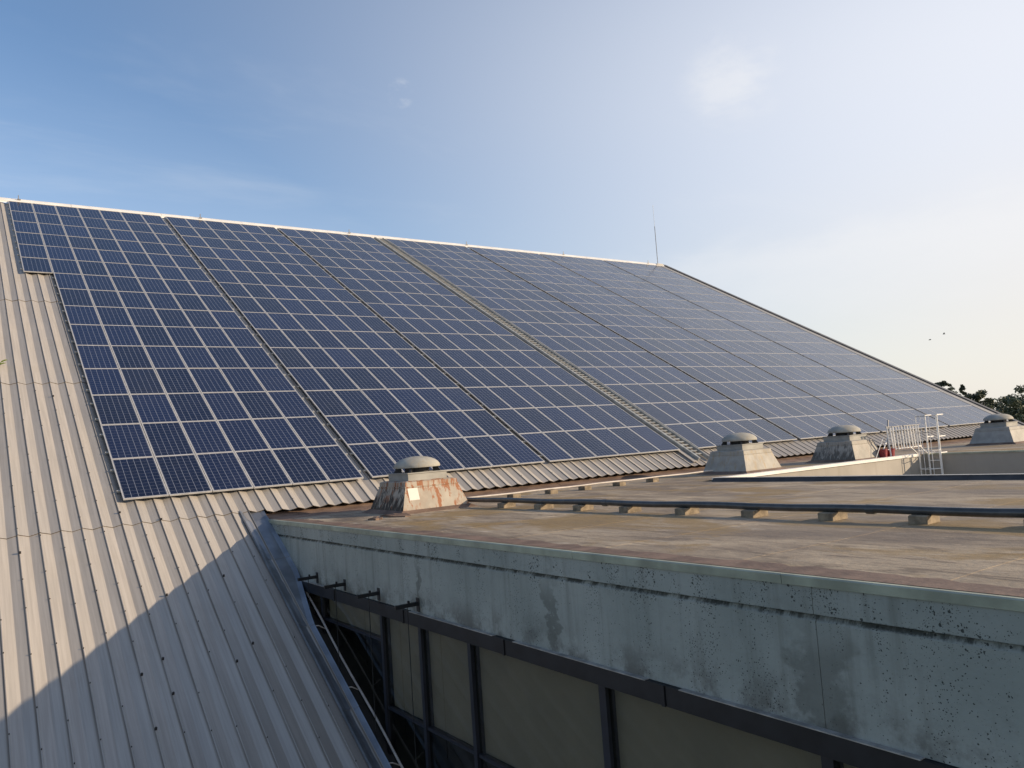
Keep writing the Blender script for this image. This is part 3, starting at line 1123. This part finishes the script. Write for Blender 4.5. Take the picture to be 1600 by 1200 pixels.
slab('roof_felt', XF, 46.0, -25.9, YC + 0.12, 'membrane', far, dz=-0.002)
slab('roof_felt', XW + 0.1, 46.0, YC + 0.12, -52, 'membrane', far, dz=-0.004)
mb = MB()
mb.add([(XF, YC, 0), (XW, YC, 0), (XW, YC, FZ(XW, YC) - 0.02), (XF, YC, FZ(XF, YC) - 0.02)], [(0, 1, 2, 3)])
one('courtyard_wall', mb, 'plaster', far)
mb = MB()
mb.add([(XW, YC, 0), (XW, -52, 0), (XW, -52, FZ(XW, -52) + 0.03), (XW, YC, FZ(XW, YC) + 0.03)], [(0, 1, 2, 3)])
mb.box(46.0, 46.1, -52, -26, 0, FZ(46, -30))
mb.add([(XW, -52, 0), (46, -52, 0), (46, -52, FZ(46, -52)), (XW, -52, FZ(XW, -52))], [(0, 1, 2, 3)])
one('side_wall', mb, 'plaster', far)
x = XF + 0.5
while x < XW - 0.6:
    x2 = min(x + 2.95, XW - 0.45)
    mb = MB()
    vs = []
    for xx in (x + 0.004, x2 - 0.004):
        z = FZ(xx, YC)
        vs += [(xx, YC - 0.04, z - 0.04), (xx, YC - 0.04, z + 0.05), (xx, YC + 0.14, z + 0.06), (xx, YC + 0.14, z - 0.04)]
    mb.add(vs, [(i, (i + 1) % 4, (i + 1) % 4 + 4, i + 4) for i in range(4)] + [(3, 2, 1, 0), (4, 5, 6, 7)])
    one('coping', mb, 'coping', far)
    x = x2
y = YC - 0.02
while y > -52:
    y2 = max(y - 3.0, -52)
    mb = MB()
    vs = []
    for yy in (y - 0.004, y2 + 0.004):
        z = FZ(XW, yy)
        vs += [(XW - 0.03, yy, z - 0.02), (XW - 0.03, yy, z + 0.035), (XW + 0.15, yy, z + 0.035), (XW + 0.15, yy, z - 0.02)]
    mb.add(vs, [(i, (i + 1) % 4, (i + 1) % 4 + 4, i + 4) for i in range(4)] + [(3, 2, 1, 0), (4, 5, 6, 7)])
    one('edge_trim', mb, 'trim', far)
    y = y2
# courtyard edge of the near wing: low felted kerb
y = -30.55
while y > YE:
    y2 = max(y - 3.4, YE)
    mb = MB()
    vs = []
    for yy in (y, y2 + 0.004):
        z = FZ(XF, yy)
        vs += [(XF - 0.20, yy, z - 0.01), (XF - 0.10, yy, z + 0.075), (XF - 0.085, yy, z + 0.10), (XF + 0.12, yy, z + 0.10), (XF + 0.12, yy, z - 0.5)]
    mb.add(vs, [(i, (i + 1) % 5, (i + 1) % 5 + 5, i + 5) for i in range(5)] + [(4, 3, 2, 1, 0), (5, 6, 7, 8, 9)], 0)
    one('roof_kerb', mb, 'kerb', wing)
    mb = MB()
    zz = FZ(XF, y) + 0.101
    mb.add([(XF - 0.09, y, zz), (XF + 0.13, y, zz), (XF + 0.13, y2 + 0.004, FZ(XF, y2) + 0.102), (XF - 0.09, y2 + 0.004, FZ(XF, y2) + 0.102)], [(3, 2, 1, 0)])
    one('kerb_cap', mb, 'rake', wing)
    y = y2
mb = MB()
mb.add([(XF + 0.1, YE, 0), (XF + 0.1, YC, 0), (XF + 0.1, YC, FZ(XF, YC) - .02), (XF + 0.1, YE, FZ(XF, YE) - .02)], [(0, 3, 2, 1)])
one('courtyard_side_wall', mb, 'plaster', wing)

# ------------------------------------------------------------------ roof vents
def vent(cx, cy, mat, label, s=1.0, plate=False, rot=0.0):
    z = FZ(cx, cy) - 0.005
    t = thing('roof_vent', (cx, cy, z), label, 'roof vent', 'mushroom roof vents')
    Mw = Matrix.Translation((cx, cy, z)) @ Matrix.Rotation(rot, 4, 'Z') @ Matrix.Scale(s, 4)
    mb = MB()
    # felt skirt
    a, c = 1.06, 0.90
    vs = [(-a, -a, 0.0), (a, -a, 0.0), (a, a, 0.0), (-a, a, 0.0), (-c, -c, 0.085), (c, -c, 0.085), (c, c, 0.085), (-c, c, 0.085)]
    mb.add(vs, [(0, 1, 5, 4), (1, 2, 6, 5), (2, 3, 7, 6), (3, 0, 4, 7)])
    one('felt_skirt', mb, 'bitumen', t, Mw)
    mb = MB()
    prof = [(0.885, 0.05), (0.885, 0.075), (0.70, 0.60), (0.695, 0.605), (0.685, 0.71), (0.60, 0.735)]
    vs, fs = [], []
    for r_, zz in prof:
        vs += [(-r_, -r_, zz), (r_, -r_, zz), (r_, r_, zz), (-r_, r_, zz)]
    for k in range(len(prof) - 1):
        for j in range(4):
            j2 = (j + 1) % 4
            fs.append((k * 4 + j, k * 4 + j2, k * 4 + 4 + j2, k * 4 + 4 + j))
    n = (len(prof) - 1) * 4
    fs.append((n, n + 1, n + 2, n + 3))
    mb.add(vs, fs)
    base = one('base', mb, mat, t, Mw)
    mb = MB()
    for sx, sy in ((1, 0), (-1, 0), (0, 1), (0, -1)):
        if sx:
            mb.box(sx * 0.705 - 0.012, sx * 0.705 + 0.012, -0.71, 0.71, 0.585, 0.612)
        else:
            mb.box(-0.692, 0.692, sy * 0.705 - 0.012, sy * 0.705 + 0.012, 0.585, 0.612)
    one('flange', mb, mat, base, Mw)
    mb = MB()
    mb.box(-0.52, 0.52, -0.52, 0.52, 0.73, 0.915)
    mb.box(-0.54, 0.54, -0.54, 0.54, 0.893, 0.918)
    one('collar', mb, 'vent_box', t, Mw)
    mb = MB()
    mb.lathe([(0.30, 0.915), (0.30, 1.06)], 20)
    one('neck', mb, 'black_metal', t, Mw)
    for k in range(4):
        th = math.pi / 4 + k * math.pi / 2
        ux, uy = math.cos(th), math.sin(th)
        lg = MB()
        px, py = -uy * 0.025, ux * 0.025
        vs = []
        for sgn in (-1, 1):
            vs += [(ux * 0.60 + px * sgn, uy * 0.60 + py * sgn, 0.915), (ux * 0.40 + px * sgn, uy * 0.40 + py * sgn, 0.915),
                   (ux * 0.40 + px * sgn, uy * 0.40 + py * sgn, 1.06), (ux * 0.50 + px * sgn, uy * 0.50 + py * sgn, 1.06)]
        lg.add(vs, [(0, 1, 2, 3), (7, 6, 5, 4), (0, 3, 7, 4), (3, 2, 6, 7), (2, 1, 5, 6), (1, 0, 4, 5)])
        one('leg', lg, 'black_metal', t, Mw)
    mb = MB()
    pr = [(0.30, 1.055), (0.545, 1.025), (0.562, 1.03), (0.567, 1.06), (0.552, 1.10), (0.515, 1.15), (0.45, 1.20), (0.36, 1.243), (0.25, 1.272), (0.12, 1.29), (0.01, 1.294)]
    mb.lathe(pr, 36)
    one('cap', mb, 'dome', t, Mw, smooth=True)
    if plate:
        mb = MB()
        y0, z0_, y1, z1_ = -0.885, 0.075, -0.70, 0.60

        def fy(zz):
            return y0 + (y1 - y0) * (zz - z0_) / (z1_ - z0_) - 0.006
        vs = [(-0.66, fy(0.30), 0.30), (-0.40, fy(0.30), 0.30), (-0.40, fy(0.57), 0.57), (-0.66, fy(0.57), 0.57)]
        vs += [(a_, b_ + 0.02, c_) for a_, b_, c_ in vs]
        mb.add(vs, [(0, 1, 2, 3), (4, 5, 1, 0), (5, 6, 2, 1), (6, 7, 3, 2), (7, 4, 0, 3)])
        one('plate', mb, 'plate', t, Mw)
    return t


vent(7.03, -28.25, 'vent_rusty', 'rust streaked mushroom roof vent with white plate by the fascia corner', plate=True)
vent(18.95, -28.30, 'vent_clean', 'pale mushroom roof vent standing by the foot of the cable ladder')
vent(24.25, -28.72, 'vent_stained', 'grime stained mushroom roof vent beside the white railing')
vent(34.55, -29.45, 'vent_far', 'clean grey mushroom roof vent on the far wing in front of trees')

# ------------------------------------------------------------------ pipes on the flat roof
pp = thing('roof_pipe', (8.0, -35, FZ(8, -35) + 0.1), 'thick dark pipe laid straight across the flat roof on blocks', 'pipe')
mb = MB()
y = -28.3
pts = []
while y > -51.5:
    pts.append((8.0 + 0.012 * math.sin(y * 1.3), y, FZ(8, y) + 0.158 + 0.008 * math.sin(y * 2.2)))
    y -= 0.7
mb.tube(pts, 0.056, 14)
one('pipe_run', mb, 'pipe', pp, smooth=True)
for yy in (-33.9, -39.3, -45.0):
    mb = MB()
    mb.tube([(8.0, yy, FZ(8, yy) + 0.158), (8.0, yy - 0.12, FZ(8, yy) + 0.158)], 0.066, 14)
    one('coupling', mb, 'pipe', pp)


def block(x, y, sx, sy, sz, label, grp, rz):
    mb = MB()
    c = 0.012
    prof = [(sx / 2, sy / 2, 0), (sx / 2, sy / 2, sz - c), (sx / 2 - c, sy / 2 - c, sz)]
    vs, fs = [], []
    for a, b2, z in prof:
        vs += [(-a, -b2, z), (a, -b2, z), (a, b2, z), (-a, b2, z)]
    for k in range(2):
        for j in range(4):
            j2 = (j + 1) % 4
            fs.append((k * 4 + j, k * 4 + j2, k * 4 + 4 + j2, k * 4 + 4 + j))
    fs.append((8, 9, 10, 11))
    mb.add(vs, fs)
    return tag(one('support_block', mb, 'block', None, Matrix.Translation((x, y, FZ(x, y) - 0.006)) @ Matrix.Rotation(rz, 4, 'Z')), label, 'block', grp)


pby = [-30.55, -31.95, -33.25, -34.6, -36.0, -37.4, -38.75, -40.05, -41.4, -42.8]
pby = pby[:8] + [-41.4]
for i, y in enumerate(pby):
    lab = '%s support block under the thick dark pipe counted from the rusty vent' % ordinal(i + 1)
    block(8.03, y, 0.34, 0.24, 0.114, lab, 'blocks under the thick pipe', random.uniform(-.08, .08))
cd = thing('roof_conduit', (12.5, -28.2, FZ(12, -28) + 0.1), 'thin pale conduit on small blocks running beside the hall eave', 'conduit')
mb = MB()
mb.tube([(8.1 + k * 0.6, -28.15 + 0.012 * math.sin(k), FZ(8.1 + k * 0.6, -28.15) + 0.135 + 0.006 * math.sin(k * 1.7)) for k in range(17)], 0.024, 10)
one('conduit_run', mb, 'conduit', cd, smooth=True)
for i, x in enumerate((9.9, 11.15, 12.35, 13.65, 15.0)):
    block(x, -28.15, 0.24, 0.30, 0.118, '%s small block under the thin pale conduit counted from the rusty vent' % ordinal(i + 1), 'blocks under the thin conduit', random.uniform(-.1, .1))

# loose scraps of felt by the rusty vent
for i, (x, y, s) in enumerate(((5.85, -29.35, 0.55), (5.25, -29.6, 0.3))):
    mb = MB()
    vs = [(0, 0, 0)]
    n = 11
    for k in range(n):
        t = 2 * math.pi * k / n
        r_ = s * random.uniform(0.6, 1.0)
        vs.append((r_ * math.cos(t) * 0.55, r_ * math.sin(t), random.uniform(-0.005, 0.06)))
    vs[0] = (0, 0, 0.03)
    vs2 = [(a, b2, -0.01) for a, b2, c in vs[1:]]
    mb.add(vs + vs2, [(0, 1 + k, 1 + (k + 1) % n) for k in range(n)] + [(1 + k, n + 1 + k, n + 1 + (k + 1) % n, 1 + (k + 1) % n) for k in range(n)])
    tag(one('felt_scrap', mb, 'bitumen', None, Matrix.Translation((x, y, FZ(x, y)))), ('larger' if i == 0 else 'smaller') + ' curled scrap of dark felt lying by the rusty vent', 'felt scrap', 'felt scraps')

# ------------------------------------------------------------------ caged ladder in the courtyard corner
ld = thing('caged_ladder', (XW - 0.12, -30.55, Z0 - 17.5), 'white steel ladder with safety cage rising past the far roof edge', 'ladder')
xl = XW - 0.12
ytop, ybot = Z0 - 13.82, Z0 - 18.0
for yy in (-30.36, -30.79):
    mb = MB()
    mb.tube([(xl, yy, ybot), (xl, yy, ytop)], 0.032, 8)
    one('stile', mb, 'white_paint', ld)
z = ybot + 0.2
while z < Z0 - 15.1:
    mb = MB()
    mb.tube([(xl, -30.36, z), (xl, -30.79, z)], 0.014, 6)
    one('rung', mb, 'white_paint', ld)
    z += 0.29
for z in (ytop - 0.02, Z0 - 14.62, Z0 - 15.21):
    mb = MB()
    mb.tube([(xl, -30.79, z), (xl + 0.45, -30.79, z), (xl + 0.45, -30.79, z - 0.02)], 0.022, 6)
    mb.tube([(xl, -30.36, z), (xl + 0.45, -30.36, z), (xl + 0.45, -30.36, z - 0.02)], 0.022, 6)
    one('stay', mb, 'white_paint', ld)
hoop = [(0.0, -30.36), (-0.35, -30.22), (-0.62, -30.34), (-0.74, -30.575), (-0.62, -30.81), (-0.35, -30.93), (0.0, -30.79)]
for z in (ytop - 0.04, Z0 - 14.45, Z0 - 15.1, Z0 - 15.75, Z0 - 16.4):
    mb = MB()
    mb.tube([(xl + a, b2, z) for a, b2 in hoop], 0.011, 6)
    one('hoop', mb, 'grey_steel' if z > Z0 - 15 else 'white_paint', ld)
for a, b2 in hoop[1:-1]:
    mb = MB()
    mb.tube([(xl + a, b2, Z0 - 16.45), (xl + a, b2, ytop - 0.02)], 0.011, 6)
    one('cage_bar', mb, 'white_paint', ld)

# white baluster railing on the strip
rl = thing('railing', (26.2, -29.78, FZ(26, -29.8)), 'white railing of upright bars with dark top rail beside the ladder', 'railing')
zf = FZ(26, -29.8)
yr = -29.82
mb = MB()
mb.tube([(25.10, yr, zf + 1.10), (27.35, yr - 0.02, zf + 1.10)], 0.018, 8)
one('top_rail', mb, 'grey_steel', rl)
mb = MB()
mb.tube([(25.10, yr, zf + 0.30), (27.35, yr - 0.02, zf + 0.30)], 0.014, 8)
one('bottom_rail', mb, 'white_paint', rl)
n = 12
for k in range(n):
    x = 25.16 + (27.28 - 25.16) * k / (n - 1)
    lean = 0.05 + random.uniform(-.03, .03)
    mb = MB()
    mb.tube([(x, yr, zf + 1.09), (x + lean, yr - 0.02, zf + (0.27 if 0 < k < n - 1 else -0.02))], random.choice((0.022, 0.028, 0.033)), 7)
    one('baluster', mb, 'white_paint', rl)
for x in (26.55, 27.2):
    mb = MB()
    mb.tube([(x, yr, zf + 0.34), (x + 0.34, yr - 0.1, zf + 0.02)], 0.02, 6)
    one('brace', mb, 'white_paint', rl)
# red tubs with poles
for i, (x, r_, lab) in enumerate(((24.93, 0.15, 'red tub with a white pole leaning out beside the railing'), (25.38, 0.17, 'red tub holding a dark slanted pole in front of the railing'))):
    z = FZ(x, -29.7)
    tb = thing('red_tub', (x, -29.72, z), lab, 'tub', 'red tubs at the roof edge')
    mb = MB()
    mb.lathe([(r_ * 0.8, z - 0.003), (r_, z + 0.30), (r_ * 1.06, z + 0.30), (r_ * 1.06, z + 0.33), (r_ * 0.95, z + 0.33), (r_ * 0.8, z + 0.22)], 16, (x, -29.72))
    one('tub', mb, 'red', tb, smooth=True)
    mb = MB()
    if i == 0:
        mb.tube([(x - 0.05, -29.72, z + 0.2), (x + 0.62, -29.6, z + 0.72)], 0.02, 7)
        mb.tube([(x - 0.55, -29.75, z + 0.02), (x + 0.15, -29.7, z + 0.75)], 0.011, 6)
        one('pole', mb, 'white_paint', tb)
    else:
        mb.tube([(x - 0.12, -29.72, z + 0.2), (x + 0.30, -29.6, z + 1.35)], 0.026, 7)
        one('pole', mb, 'grey_steel', tb)

# ------------------------------------------------------------------ trees beyond the gable
def crown_mesh(shape, leafs, size, mat, seed):
    rng = np.random.default_rng(seed)
    V, F = [], []
    clumps = shape(rng)
    per = max(8, leafs // len(clumps))
    for (c, r_) in clumps:
        d = rng.normal(size=(per, 3))
        d /= np.linalg.norm(d, axis=1)[:, None]
        rr = r_ * rng.random(per) ** 0.45
        pos = np.array(c) + d * rr[:, None] * np.array([1, 1, 0.75])
        for p_ in pos:
            a = rng.normal(size=3)
            a /= np.linalg.norm(a)
            b_ = np.cross(a, rng.normal(size=3))
            b_ /= np.linalg.norm(b_)
            s = size * rng.uniform(0.5, 1.2)
            o = len(V)
            V += [tuple(p_ - a * s), tuple(p_ + b_ * s * 0.5), tuple(p_ + a * s), tuple(p_ - b_ * s * 0.5)]
            F.append((o, o + 1, o + 2, o + 3))
    me = bpy.data.meshes.new('crown')
    me.from_pydata(V, [], F)
    me.materials.append(M[mat])
    return me


def tree(x, y, H, shape, label, leafs=2600, size=0.22, mat='leaf_dark', limbs=6, seed=1):
    t = thing('tree', (x, y, 0), label, 'tree', 'trees beyond the hall')
    rng = random.Random(seed)
    mb = MB()
    mb.tube([(x, y, -0.2), (x + 0.05, y, H * 0.3), (x - 0.05, y + 0.05, H * 0.6), (x, y, H * 0.88)], [H * 0.028, H * 0.022, H * 0.014, H * 0.004], 9)
    for k in range(limbs):
        th = rng.uniform(0, 6.28)
        z = H * rng.uniform(0.35, 0.75)
        L = H * rng.uniform(0.12, 0.26)
        mb.tube([(x, y, z), (x + L * .5 * math.cos(th), y + L * .5 * math.sin(th), z + L * 0.35), (x + L * math.cos(th), y + L * math.sin(th), z + L * 0.55)], [H * 0.010, H * 0.006, H * 0.002], 6)
    one('trunk', mb, 'bark', t)
    link('crown', crown_mesh(lambda r_: [((c[0] + x, c[1] + y, c[2]), q) for c, q in shape(r_)], leafs, size, mat, seed), t)
    return t


def conical(H, w, z0=0.1):
    def f(r_):
        out = []
        for i in range(150):
            t = (i + r_.random()) / 150
            z = H * (z0 + (1 - z0) * t)
            rr = w * (1 - t) ** 0.8
            th = r_.uniform(0, 6.28)
            q = rr * math.sqrt(r_.random())
            out.append(((q * math.cos(th), q * math.sin(th), z), 0.10 + 0.34 * (1 - t)))
        return out
    return f


def broad(H, w, z0=0.25, flat=1.0, n=46):
    def f(r_):
        out = []
        for i in range(n):
            d = r_.normal(size=3)
            d /= np.linalg.norm(d)
            k = r_.random() ** 0.4
            zc = H * (z0 + (1 - z0) / 2)
            out.append(((d[0] * w * k * 0.9, d[1] * w * k * 0.9, zc + d[2] * k * H * (1 - z0) / 2 * 0.97 * flat), w * r_.uniform(0.15, 0.30)))
        return out
    return f


def layered(H, w, tiers=4, z0=0.5, cr=0.42):
    def f(r_):
        out = []
        for i in range(tiers):
            z = H * (z0 + (1 - z0) * i / (tiers - 1))
            ww = w * (1 - 0.5 * i / tiers)
            for k in range(9):
                th = r_.uniform(0, 6.28)
                q = ww * math.sqrt(r_.random())
                out.append(((q * math.cos(th), q * math.sin(th), z - 0.05 * q + r_.uniform(-.5, .5) * cr), cr))
        return out
    return f


def along(px, py, D):
    d = Vector([R[0][j] * (px - 800) / 1233.3 + R[1][j] * (py - 600) / 1233.3 + R[2][j] for j in range(3)]).normalized()
    q = Vector(CAM) + d * D
    return q


TREES = [
    # photo column, crown top row, distance, builder, label, material, leaf count
    (1472, 598, 96, lambda H: layered(H, 0.75, 2, 0.985, 0.20), 'flat topped pine whose tip just clears the verge', 'leaf_dark', 700),
    (1488, 608, 98, lambda H: layered(H, 0.7, 7, 0.8, 0.24), 'thin feathery treetop between the pine tip and the cypress', 'leaf_mid', 420),
    (1503, 602, 92, lambda H: conical(H, 3.0, 0.1), 'pointed dark cypress standing behind the hall verge', 'leaf_dark', 9000),
    (1524, 617, 88, lambda H: layered(H, 1.8, 8, 0.55), 'spreading cedar with layered branches next to the cypress', 'leaf_dark', 6000),
    (1543, 618, 90, lambda H: broad(H, 1.7, 0.1, 1.0, 120), 'rounded dark tree with a tuft on top past the cedar', 'leaf_dark', 7000),
    (1562, 626, 100, lambda H: broad(H, 1.7, 0.1, 1.0, 120), 'small paler round tree beside the large broad tree', 'leaf_mid', 6000),
    (1591, 605, 84, lambda H: broad(H, 2.3, 0.05, 1.0, 170), 'large broad dark green tree rising over the far vent', 'leaf_mid', 14000),
    (1622, 606, 90, lambda H: broad(H, 2.8, 0.05, 1.0, 170), 'large leafy tree next to the broad dark tree', 'leaf_mid', 12000),
    (1655, 615, 94, lambda H: broad(H, 3.2, 0.05, 1.0, 80), 'leafy tree at the end of the tree row', 'leaf_mid', 9000),
]
for i, (px, py, D, fn, lab, mt, nl) in enumerate(TREES):
    q = along(px, py, D)
    tree(q.x, q.y, q.z, fn(q.z * (1.04 if i >= 6 else 1.0)), lab, int(nl * 1.6), 0.14, mt, 6, 20 + i)
# a low belt of distant shrubs and trees that reads as one mass
rng = np.random.default_rng(5)
V, F = [], []
for k in range(560):
    t = rng.random()
    px = 1380 + 420 * t
    q = along(px, 640, rng.uniform(100, 128))
    hh = rng.uniform(6.5, 9.3)
    c = np.array([q.x, q.y, hh * rng.random() ** 0.6])
    for j in range(34):
        pz = c + rng.normal(size=3) * np.array([1.5, 1.5, 0.9])
        pz[2] = max(0.1, pz[2])
        a = rng.normal(size=3)
        a /= np.linalg.norm(a)
        b_ = np.cross(a, rng.normal(size=3))
        b_ /= np.linalg.norm(b_)
        s = rng.uniform(0.2, 0.45)
        o = len(V)
        V += [tuple(pz - a * s), tuple(pz + b_ * s * .6), tuple(pz + a * s), tuple(pz - b_ * s * .6)]
        F.append((o, o + 1, o + 2, o + 3))
me = bpy.data.meshes.new('distant_wood')
me.from_pydata(V, [], F)
me.materials.append(M['leaf_dark'])
tag(link('distant_wood', me), 'low belt of dark distant woodland behind the trees', 'woodland', kind='stuff')

# ------------------------------------------------------------------ weed rooted in a sheet lap
wd = thing('roof_weed', RP(-1.14, 20.78, CREST), 'small bright green weed growing out of a roof sheet lap', 'weed')
mb = MB()
p0 = RP(-1.14, 20.78, CREST - 0.03)
tips = []
for k in range(7):
    th = rad(-60 + 40 * k)
    q1 = p0 + Vector((0.10 * math.cos(th), -0.03 + 0.06 * math.sin(th), 0.14 + 0.03 * (k % 3)))
    tips.append((p0.lerp(q1, 0.5), q1, th))
    mb.tube([p0, p0.lerp(q1, 0.55) + Vector((0, 0, 0.02)), q1], [0.006, 0.005, 0.003], 5)
one('stem', mb, 'leaf_weed', wd)
for (m0, q1, th) in tips:
    for base in (m0, q1):
        mb = MB()
        a = Vector((math.cos(th), 0.4 * math.sin(th), 0.25)).normalized()
        s = a.cross(Vector((0, 0, 1))).normalized()
        up = s.cross(a)
        mb.add([base, base + a * 0.07 + s * 0.035 + up * 0.01, base + a * 0.16, base + a * 0.07 - s * 0.035 + up * 0.01, base + a * 0.08 - up * 0.008], [(0, 1, 4), (1, 2, 4), (2, 3, 4), (3, 0, 4)])
        one('leaf', mb, 'leaf_weed', wd)

# two birds far off in the sky
for i, (px, py, D, lab) in enumerate(((1453, 531, 130, 'tiny dark bird gliding low above the verge'), (1475, 522, 140, 'tiny dark bird flapping with raised wings'))):
    q = along(px, py, D)
    mb = MB()
    d = Vector((0.6, -0.8, 0.05)).normalized()
    s = Vector((0.8, 0.6, 0.0))
    up = 0.10 if i == 0 else 0.22
    mb.tube([q - d * 0.2, q - d * 0.05, q + d * 0.12, q + d * 0.2], [0.01, 0.05, 0.04, 0.01], 7)
    for g_ in (-1, 1):
        z = Vector((0, 0, up))
        mb.add([q + d * 0.09, q + s * g_ * 0.22 + z + d * 0.07, q + s * g_ * 0.45 + z * 0.7 - d * 0.03, q + s * g_ * 0.2 + z * 0.9 - d * 0.07, q - d * 0.07], [(0, 1, 2, 3, 4)])
    tag(one('bird', mb, 'bird'), lab, 'bird', 'birds')
